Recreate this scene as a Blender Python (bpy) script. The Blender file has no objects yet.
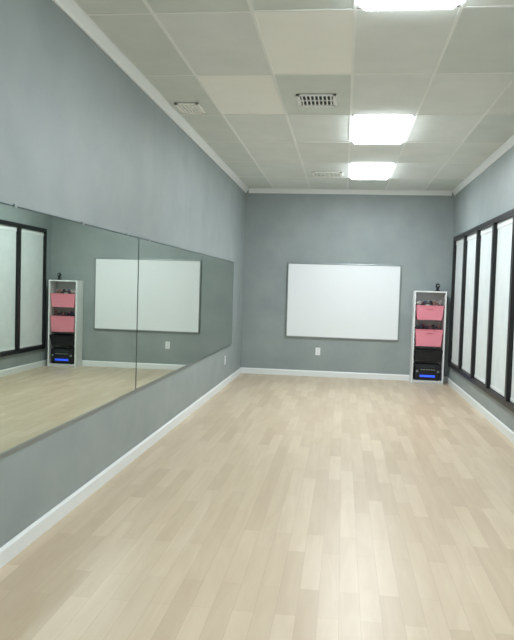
import bpy, bmesh, math, random
from mathutils import Matrix, Vector
random.seed(4)
S=bpy.context.scene
S.view_settings.view_transform='Standard'
W,D,H=3.404,11.49,3.1
Y0=-1.6
G0,T,L,R0=0.467,0.61,1.22,4.16

# ---------------------------------------------------------------- helpers
def lin(c): return tuple(((v/255)/12.92 if v/255<=.04045 else ((v/255+.055)/1.055)**2.4) for v in c)+(1,)
def mat(name,col,rough=.5,metal=0,emit=None,es=0,spec=.5):
    m=bpy.data.materials.new(name); m.use_nodes=True
    b=m.node_tree.nodes['Principled BSDF']
    b.inputs['Base Color'].default_value=lin(col); b.inputs['Roughness'].default_value=rough
    b.inputs['Metallic'].default_value=metal; b.inputs['Specular IOR Level'].default_value=spec
    if emit: b.inputs['Emission Color'].default_value=lin(emit); b.inputs['Emission Strength'].default_value=es
    return m
def noisy(name,c1,c2,scale=3,rough=.6,bump=.0,bscale=200,spec=.3,detail=4,stretch=(1,1,1)):
    m=mat(name,c1,rough,spec=spec); nt=m.node_tree; N=nt.nodes; K=nt.links; b=N['Principled BSDF']
    tc=N.new('ShaderNodeTexCoord'); mp=N.new('ShaderNodeMapping'); mp.inputs['Scale'].default_value=stretch
    K.new(tc.outputs['Object'],mp.inputs[0])
    n=N.new('ShaderNodeTexNoise'); n.inputs['Scale'].default_value=scale; n.inputs['Detail'].default_value=detail
    K.new(mp.outputs[0],n.inputs['Vector'])
    r=N.new('ShaderNodeValToRGB'); r.color_ramp.elements[0].position=.3; r.color_ramp.elements[1].position=.7
    r.color_ramp.elements[0].color=lin(c1); r.color_ramp.elements[1].color=lin(c2)
    K.new(n.outputs['Fac'],r.inputs[0]); K.new(r.outputs[0],b.inputs['Base Color'])
    if bump:
        n2=N.new('ShaderNodeTexNoise'); n2.inputs['Scale'].default_value=bscale; K.new(tc.outputs['Object'],n2.inputs['Vector'])
        bp=N.new('ShaderNodeBump'); bp.inputs['Strength'].default_value=bump; bp.inputs['Distance'].default_value=.004
        K.new(n2.outputs['Fac'],bp.inputs['Height']); K.new(bp.outputs[0],b.inputs['Normal'])
    return m
class MB:
    def __init__(s): s.bm=bmesh.new(); s.mats=[]
    def mi(s,m):
        if m not in s.mats: s.mats.append(m)
        return s.mats.index(m)
    def box(s,a,b,m,bev=0):
        c=[(a[i]+b[i])/2 for i in range(3)]; d=[abs(b[i]-a[i]) for i in range(3)]
        g=bmesh.ops.create_cube(s.bm,size=1,matrix=Matrix.Translation(c)@Matrix.Diagonal((*d,1)))
        vs=g['verts']; fs={f for v in vs for f in v.link_faces}; k=s.mi(m)
        for f in fs: f.material_index=k
        if bev:
            es={e for v in vs for e in v.link_edges}
            r=bmesh.ops.bevel(s.bm,geom=list(es),offset=bev,segments=2,affect='EDGES',profile=.6)
            for f in r['faces']: f.material_index=k
        return s
    def cyl(s,c,r1,r2,h,m,axis='Z',seg=24,smooth=True):
        rot={'Z':Matrix(),'X':Matrix.Rotation(math.pi/2,4,'Y'),'Y':Matrix.Rotation(-math.pi/2,4,'X')}[axis]
        g=bmesh.ops.create_cone(s.bm,cap_ends=True,segments=seg,radius1=r1,radius2=r2,depth=h,matrix=Matrix.Translation(c)@rot)
        k=s.mi(m)
        for f in {f for v in g['verts'] for f in v.link_faces}:
            f.material_index=k; f.smooth=smooth and len(f.verts)==4
        return s
    def ball(s,c,r,m,sc=(1,1,1)):
        g=bmesh.ops.create_uvsphere(s.bm,u_segments=20,v_segments=12,radius=r,matrix=Matrix.Translation(c)@Matrix.Diagonal((*sc,1)))
        k=s.mi(m)
        for f in {f for v in g['verts'] for f in v.link_faces}: f.material_index=k; f.smooth=True
        return s
    def quad(s,pts,m):
        f=s.bm.faces.new([s.bm.verts.new(p) for p in pts]); f.material_index=s.mi(m); return s
    def prism(s,prof,ax,a,b,m):
        def P(p,t): 
            q=list(p); q.insert(ax,t); return q
        A=[s.bm.verts.new(P(p,a)) for p in prof]; B=[s.bm.verts.new(P(p,b)) for p in prof]; k=s.mi(m); n=len(prof)
        F=[s.bm.faces.new(A),s.bm.faces.new(B[::-1])]+[s.bm.faces.new([A[i],B[i],B[(i+1)%n],A[(i+1)%n]]) for i in range(n)]
        for f in F: f.material_index=k
        bmesh.ops.recalc_face_normals(s.bm,faces=F)
        return s
    def done(s,name,parent=None):
        me=bpy.data.meshes.new(name); s.bm.to_mesh(me); s.bm.free()
        for m in s.mats: me.materials.append(m)
        o=bpy.data.objects.new(name,me); S.collection.objects.link(o)
        if parent: o.parent=parent
        return o
def empty(name):
    o=bpy.data.objects.new(name,None); S.collection.objects.link(o); return o

# ---------------------------------------------------------------- materials
M_wall=noisy('wall_paint',(144,154,154),(155,164,163),2.5,.5,.25,120,.35)
M_trim=mat('white_trim',(232,236,235),.4)
M_black=mat('black_frame',(14,15,18),.4)
M_shade=noisy('shade_fabric',(216,224,225),(224,231,231),6,.8,.1,400,.1)
M_rail=mat('shade_rail',(238,242,242),.4)
M_tile=noisy('ceiling_tile',(222,228,225),(230,235,232),3,.9,.35,160,.1)
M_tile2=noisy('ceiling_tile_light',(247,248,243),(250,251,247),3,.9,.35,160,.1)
M_tile3=noisy('ceiling_tile_dull',(211,219,215),(219,226,222),3,.9,.35,160,.1)
M_grid=mat('grid_metal',(236,240,237),.5)
M_mirror=mat('mirror_silver',(208,218,208),.0,1)
M_edge=mat('mirror_edge',(45,62,60),.3)
M_white=mat('white_plastic',(235,238,238),.4)
M_board=mat('whiteboard_enamel',(238,242,244),.22)
M_alu=mat('aluminium',(150,158,158),.35,.8)
M_dark=mat('dark_plastic',(18,20,24),.4)
M_hole=mat('dark_slot',(50,60,64),.8)
M_pink=mat('pink_bin',(236,146,162),.4)
M_lens=mat('troffer_diffuser',(250,250,250),.5,emit=(243,250,255),es=30)

# floor
def floor_mat():
    m=mat('laminate_planks',(215,200,180),.36,spec=.45); nt=m.node_tree;N=nt.nodes;K=nt.links;b=N['Principled BSDF']
    tc=N.new('ShaderNodeTexCoord')
    mp=N.new('ShaderNodeMapping'); mp.inputs['Rotation'].default_value=(0,0,math.pi/2); K.new(tc.outputs['Object'],mp.inputs[0])
    br=N.new('ShaderNodeTexBrick'); K.new(mp.outputs[0],br.inputs['Vector'])
    br.inputs['Scale'].default_value=1; br.inputs['Brick Width'].default_value=.75; br.inputs['Row Height'].default_value=.095
    br.inputs['Mortar Size'].default_value=.0008; br.inputs['Mortar Smooth'].default_value=.3; br.offset=.37; br.offset_frequency=2
    br.inputs['Color1'].default_value=lin((199,180,154)); br.inputs['Color2'].default_value=lin((215,198,174)); br.inputs['Mortar'].default_value=lin((180,160,135))
    mp2=N.new('ShaderNodeMapping'); mp2.inputs['Scale'].default_value=(14,1.6,1); K.new(tc.outputs['Object'],mp2.inputs[0])
    n=N.new('ShaderNodeTexNoise'); n.inputs['Scale'].default_value=1.; n.inputs['Detail'].default_value=5; n.inputs['Distortion'].default_value=.8; K.new(mp2.outputs[0],n.inputs['Vector'])
    r=N.new('ShaderNodeValToRGB'); r.color_ramp.elements[0].position=.3; r.color_ramp.elements[1].position=.7
    r.color_ramp.elements[0].color=(.90,.87,.83,1); r.color_ramp.elements[1].color=(1,1,1,1); K.new(n.outputs['Fac'],r.inputs[0])
    mx=N.new('ShaderNodeMix'); mx.data_type='RGBA'; mx.blend_type='MULTIPLY'; mx.inputs[0].default_value=.9
    K.new(br.outputs['Color'],mx.inputs[6]); K.new(r.outputs[0],mx.inputs[7]); K.new(mx.outputs[2],b.inputs['Base Color'])
    return m
MB().box((0,Y0,-.1),(W,D,0),floor_mat()).done('floor')

# ---------------------------------------------------------------- walls
MB().box((-.12,Y0-.12,-.1),(0,D+.12,H+.15),M_wall).done('wall_left')
MB().box((0,D,-.1),(W,D+.12,H+.15),M_wall).done('wall_back')
MB().box((0,Y0-.12,-.1),(W,Y0,H+.15),M_wall).done('wall_front')
WZ0,WZ1=.30,2.34; BAY=.975; YE=11.24; NB=10; YS=YE-NB*BAY
b=MB()
b.box((W,Y0-.12,-.1),(W+.14,D+.12,WZ0),M_wall); b.box((W,Y0-.12,WZ1),(W+.14,D+.12,H+.15),M_wall)
b.box((W,YE,WZ0),(W+.14,D+.12,WZ1),M_wall); b.box((W,Y0-.12,WZ0),(W+.14,YS,WZ1),M_wall)
b.done('wall_right')

bh,bt=.095,.016
def bprof(s,o): return [(o,0),(o+s*bt,0),(o+s*bt,bh-.015),(o+s*bt*.4,bh),(o,bh)]
MB().prism(bprof(1,0),1,Y0,D,M_trim).done('baseboard_left')
MB().prism(bprof(-1,W),1,Y0,D,M_trim).done('baseboard_right')
MB().prism(bprof(-1,D),0,bt,W-bt,M_trim).done('baseboard_back')
MB().prism(bprof(1,Y0),0,bt,W-bt,M_trim).done('baseboard_front')
ch=.075
def cprof(s,o): return [(o,H),(o,H-ch),(o+s*.012,H-ch),(o+s*.018,H-ch*.75),(o+s*.04,H-ch*.3),(o+s*.05,H-.012),(o+s*.05,H)]
MB().prism(cprof(1,0),1,Y0,D,M_trim).done('trim_1')
MB().prism(cprof(-1,W),1,Y0,D,M_trim).done('trim_2')
MB().prism(cprof(-1,D),0,.05,W-.05,M_trim).done('trim_3')

# ---------------------------------------------------------------- ceiling
xs=[0]+[G0+T*i for i in range(5)]+[W]
ys=[Y0]; y=R0-5*L
while y<D-.05:
    if y>Y0+.05: ys.append(y)
    y+=L
ys.append(D)
def is_light(i,j):
    return i==3 and any(abs(ys[j]-q)<.05 for q in (R0-4*L,R0-L,R0+2*L,R0+4*L))
ceil=empty('ceiling')
b=MB(); lights=[]
for i in range(len(xs)-1):
    for j in range(len(ys)-1):
        if is_light(i,j): lights.append((xs[i],xs[i+1],ys[j],ys[j+1])); continue
        m=M_tile
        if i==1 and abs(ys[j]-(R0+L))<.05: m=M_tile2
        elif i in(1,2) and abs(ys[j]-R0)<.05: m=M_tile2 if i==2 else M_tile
        elif i==0 or random.random()<.3: m=M_tile3
        b.box((xs[i]+.002,ys[j]+.002,H),(xs[i+1]-.002,ys[j+1]-.002,H+.02),m)
b.box((-.1,Y0-.1,H+.12),(W+.1,D+.1,H+.15),M_tile3)
b.done('ceiling_tiles',ceil)
b=MB(); g=.010
for x in xs[1:-1]: b.box((x-g,Y0,H-.004),(x+g,D,H+.004),M_grid)
for y in ys[1:-1]: b.box((0,y-g,H-.0035),(W,y+g,H+.0035),M_grid)
b.done('t_bar_grid',ceil)

for x0,x1,y0,y1 in lights:
    e=empty('ceiling_light')
    b=MB(); f=.02
    b.box((x0+.013,y0+.013,H-.004),(x0+.013+f,y1-.013,H+.08),M_white); b.box((x1-.013-f,y0+.013,H-.004),(x1-.013,y1-.013,H+.08),M_white)
    b.box((x0+.013,y0+.013,H-.004),(x1-.013,y0+.013+f,H+.08),M_white); b.box((x0+.013,y1-.013-f,H-.004),(x1-.013,y1-.013,H+.08),M_white)
    b.box((x0+.013,y0+.013,H+.08),(x1-.013,y1-.013,H+.09),M_white)
    b.done('housing',e)
    b=MB(); p=.036; q=.06; zt,zb=H-.004,H-.032
    A=[(x0+p,y0+p,zt),(x1-p,y0+p,zt),(x1-p,y1-p,zt),(x0+p,y1-p,zt)]
    B=[(x0+q,y0+q,zb),(x1-q,y0+q,zb),(x1-q,y1-q,zb),(x0+q,y1-q,zb)]
    for i in range(4): b.quad([A[i],B[i],B[(i+1)%4],A[(i+1)%4]],M_lens)
    b.quad(B[::-1],M_lens); b.done('diffuser',e)

def vent(name,x0,x1,y0,y1,n,face=M_white,hole=M_hole):
    b=MB(); z=H-.004; f=.03
    b.box((x0,y0,z-.012),(x1,y0+f,z),face,.002); b.box((x0,y1-f,z-.012),(x1,y1,z),face,.002)
    b.box((x0,y0,z-.012),(x0+f,y1,z),face,.002); b.box((x1-f,y0,z-.012),(x1,y1,z),face,.002)
    b.box((x0+f,y0+f,z-.002),(x1-f,y1-f,z),hole)
    for k in range(n):
        xx=x0+f+(x1-x0-2*f)*(k+.5)/n
        b.box((xx-.006,y0+f,z-.011),(xx+.006,y1-f,z-.002),face)
    ym=(y0+y1)/2; b.box((x0+f,ym-.006,z-.012),(x1-f,ym+.006,z-.002),face)
    return b.done(name)
vent('air_vent',1.22,1.56,5.9,6.26,8)
vent('ceiling_register',.10,.32,6.16,6.52,5,M_tile2,M_tile3)
vent('air_vent',1.18,1.60,9.75,10.15,6,M_tile2,M_tile3)

# ---------------------------------------------------------------- windows
for k in range(NB):
    y1=YE-k*BAY; y0=y1-BAY; e=empty('window_%d'%(k+1))
    b=MB(); fx0,fx1=W-.03,W+.09; s=.04
    b.box((fx0,y1-s,WZ0),(fx1,y1,WZ1),M_black,.004); b.box((fx0,y0,WZ0),(fx1,y0+s,WZ1),M_black,.004)
    b.box((fx0,y0+s,WZ0),(fx1,y1-s,WZ0+.06),M_black,.004); b.box((fx0,y0+s,WZ1-.06),(fx1,y1-s,WZ1),M_black,.004)
    b.done('frame',e)
    gl=mat('glass',(20,26,30),.05) if k==0 else bpy.data.materials['glass']
    MB().box((W+.06,y0+s,WZ0+.06),(W+.07,y1-s,WZ1-.06),gl).done('glass',e)
    b=MB()
    b.box((W+.016,y0+s+.004,WZ0+.10),(W+.019,y1-s-.004,WZ1-.12),M_shade)
    b.box((W+.008,y0+s+.002,WZ1-.13),(W+.055,y1-s-.002,WZ1-.062),M_rail,.006)
    b.box((W+.010,y0+s+.004,WZ0+.068),(W+.026,y1-s-.004,WZ0+.104),M_rail,.004)
    b.done('roller_shade',e)

# ---------------------------------------------------------------- mirrors
mz0,mz1=.575,1.83
for a,c in ((.61,3.05),(3.05,5.486),(5.486,10.42)):
    e=empty('wall_mirror'); t=.006
    MB().box((0.001,a+.003,mz0),(t,c-.003,mz1),M_edge).done('backing',e)
    MB().quad([(t+.0005,a+.014,mz0+.008),(t+.0005,c-.014,mz0+.008),(t+.0005,c-.014,mz1-.008),(t+.0005,a+.014,mz1-.008)],M_mirror).done('glass',e)
    b=MB(); b.box((0.001,a,mz0-.012),(t+.006,c,mz0+.006),M_alu)
    n=int((c-a)/1.2)
    for i in range(n+1):
        yy=a+.3+(c-a-.6)*i/max(n,1)
        b.box((0.001,yy-.015,mz1-.010),(t+.004,yy+.015,mz1+.008),M_alu,.002)
    b.done('clips',e)

# ---------------------------------------------------------------- whiteboard
e=empty('whiteboard')
x0,x1,z0,z1=.76,2.585,.665,1.865
MB().box((x0,D-.02,z0),(x1,D,z1),M_board).done('panel',e)
b=MB(); f=.02
b.box((x0-f,D-.026,z0-f),(x0,D,z1+f),M_alu,.004); b.box((x1,D-.026,z0-f),(x1+f,D,z1+f),M_alu,.004)
b.box((x0,D-.026,z1),(x1,D,z1+f),M_alu,.004); b.box((x0,D-.026,z0-f),(x1,D,z0),M_alu,.004)
b.done('frame',e)

def outlet(axis,c):
    b=MB()
    def bx(u0,u1,v0,v1,d0,d1,m,bv=0):
        if axis=='back': b.box((c[0]+u0,D-d1,c[2]+v0),(c[0]+u1,D-d0,c[2]+v1),m,bv)
        else: b.box((d0,c[1]+u0,c[2]+v0),(d1,c[1]+u1,c[2]+v1),m,bv)
    bx(-.04,.04,-.062,.062,0,.006,M_white,.002)
    for dz in(-.028,.028):
        bx(-.018,.018,dz-.016,dz+.016,.005,.009,M_white,.002)
        bx(-.009,-.006,dz-.006,dz+.008,.0085,.0095,M_dark); bx(.006,.009,dz-.006,dz+.008,.0085,.0095,M_dark)
    b.done('wall_outlet')
outlet('back',(1.29,0,.42)); outlet('left',(0,9.87,.38))

# ---------------------------------------------------------------- storage tower
cx0,cx1=2.80,3.30; cy0,cy1=D-.32,D-.02; CH=1.48; t=.022
e=empty('storage_tower')
b=MB()
b.box((cx0,cy0,0),(cx0+t,cy1,CH),M_white,.002); b.box((cx1-t,cy0,0),(cx1,cy1,CH),M_white,.002)
b.box((cx0+t,cy0,CH-t),(cx1-t,cy1,CH),M_white); b.box((cx0+t,cy0,.03),(cx1-t,cy1,.03+t),M_white)
b.box((cx0+t,cy1-.006,.05),(cx1-t,cy1,CH-t),M_white); b.box((cx0+t,cy0+.02,0),(cx1-t,cy0+.035,.03),M_white)
z=.1
while z<CH-.06:
    for xa,xb in((cx0+t,cx0+t+.008),(cx1-t-.008,cx1-t)):
        b.box((xa,cy0+.004,z),(xb,cy1-.01,z+.012),M_white)
    z+=.09
b.done('frame',e)
ix0,ix1=cx0+t+.01,cx1-t-.01
def bin_(name,z0,z1,m):
    b=MB(); ins=.025; w=.005; ya,yb=cy0-.004,cy1-.02
    def ring(x0,x1,y0,y1,z): return [(x0,y0,z),(x1,y0,z),(x1,y1,z),(x0,y1,z)]
    ob=ring(ix0+ins,ix1-ins,ya+ins,yb-ins,z0); ot=ring(ix0+.004,ix1-.004,ya+.008,yb-.004,z1-.012)
    it=ring(ix0+.012,ix1-.012,ya+.016,yb-.012,z1); ib=ring(ix0+ins+w,ix1-ins-w,ya+ins+w,yb-ins-w,z0+w)
    for i in range(4):
        j=(i+1)%4
        b.quad([ob[i],ob[j],ot[j],ot[i]],m); b.quad([it[i],it[j],ib[j],ib[i]],m)
    b.quad(ob[::-1],m); b.quad(ib,m)
    for a in ((ix0-.002,ya,ix1+.002,ya+.018),(ix0-.002,yb-.014,ix1+.002,yb)):
        b.box((a[0],a[1],z1-.014),(a[2],a[3],z1),m,.003)
    for a in ((ix0-.002,ya,ix0+.014,yb),(ix1-.014,ya,ix1+.002,yb)):
        b.box((a[0],a[1],z1-.014),(a[2],a[3],z1),m,.003)
    b.box(((ix0+ix1)/2-.06,ya-.008,z1-.05),((ix0+ix1)/2+.06,ya+.012,z1-.035),m,.003)
    b.done(name,e)
bin_('bin_upper',1.02,1.25,M_pink); bin_('bin_lower',.60,.87,M_pink); bin_('bin_black',.36,.54,M_dark)
pal=[mat('prop_%d'%i,c,.6) for i,c in enumerate([(70,40,45),(35,35,42),(120,90,80),(180,90,100),(60,70,90),(160,155,150)])]
b=MB()
for zt in (1.24,.86):
    for k in range(16):
        x=ix0+.05+(ix1-ix0-.1)*(k%8)/7; yy=random.uniform(cy0+.05,cy1-.08); m=random.choice(pal)
        if k%3==0: b.ball((x,yy,zt+random.uniform(-.01,.04)),.04,m,(1.2,1,.9))
        elif k%3==1: b.cyl((x,yy,zt+.02),.02,.024,.13,m,'Z',14)
        else: b.cyl((x,yy,zt+.03),.025,.025,.1,m,'X',14)
b.done('bin_contents',e)
b=MB(); sx0,sx1=ix0+.02,ix1-.02; blue=mat('blue_display',(20,60,230),.3,emit=(50,90,255),es=1.4)
b.box((sx0,cy0+.01,.06),(sx1,cy1-.03,.31),M_dark,.008)
b.box((sx0+.08,cy0+.004,.11),(sx1-.08,cy0+.012,.14),blue,.001)
for x in (sx0+.035,sx1-.035): b.cyl((x,cy0+.002,.20),.018,.018,.02,M_alu,'Y')
for k in range(6): b.box((sx0+.09+k*.04,cy0+.004,.22),(sx0+.115+k*.04,cy0+.012,.235),M_alu)
b.box((sx0+.08,cy0+.006,.26),(sx1-.08,cy0+.012,.28),M_hole)
for x in(sx0+.04,sx1-.04): b.cyl((x,cy0+.05,.055),.015,.015,.012,M_dark)
b.done('stereo_receiver',e)
b=MB(); px,py=3.17,cy0+.13
b.cyl((px,py,CH+.008),.045,.04,.016,M_dark); b.cyl((px,py,CH+.035),.02,.025,.045,M_dark)
b.ball((px,py,CH+.085),.036,M_dark,(1,1,1.15)); b.cyl((px,py-.034,CH+.088),.014,.012,.012,M_alu,'Y')
b.done('desktop_camera')

# ---------------------------------------------------------------- world + camera
w=bpy.data.worlds.new('w'); S.world=w; w.use_nodes=True
w.node_tree.nodes['Background'].inputs[0].default_value=(.02,.025,.03,1)
c=bpy.data.cameras.new('camera'); co=bpy.data.objects.new('camera',c); S.collection.objects.link(co)
c.sensor_fit='HORIZONTAL'; c.sensor_width=36; c.lens=688.8*36/514; c.clip_start=.05
co.matrix_world=Matrix.Translation((1.6794,0,1.4503))@Matrix.Rotation(.1236,4,'Z')@Matrix.Rotation(math.pi/2-.0469,4,'X')@Matrix.Rotation(.0302,4,'Z')
S.camera=co
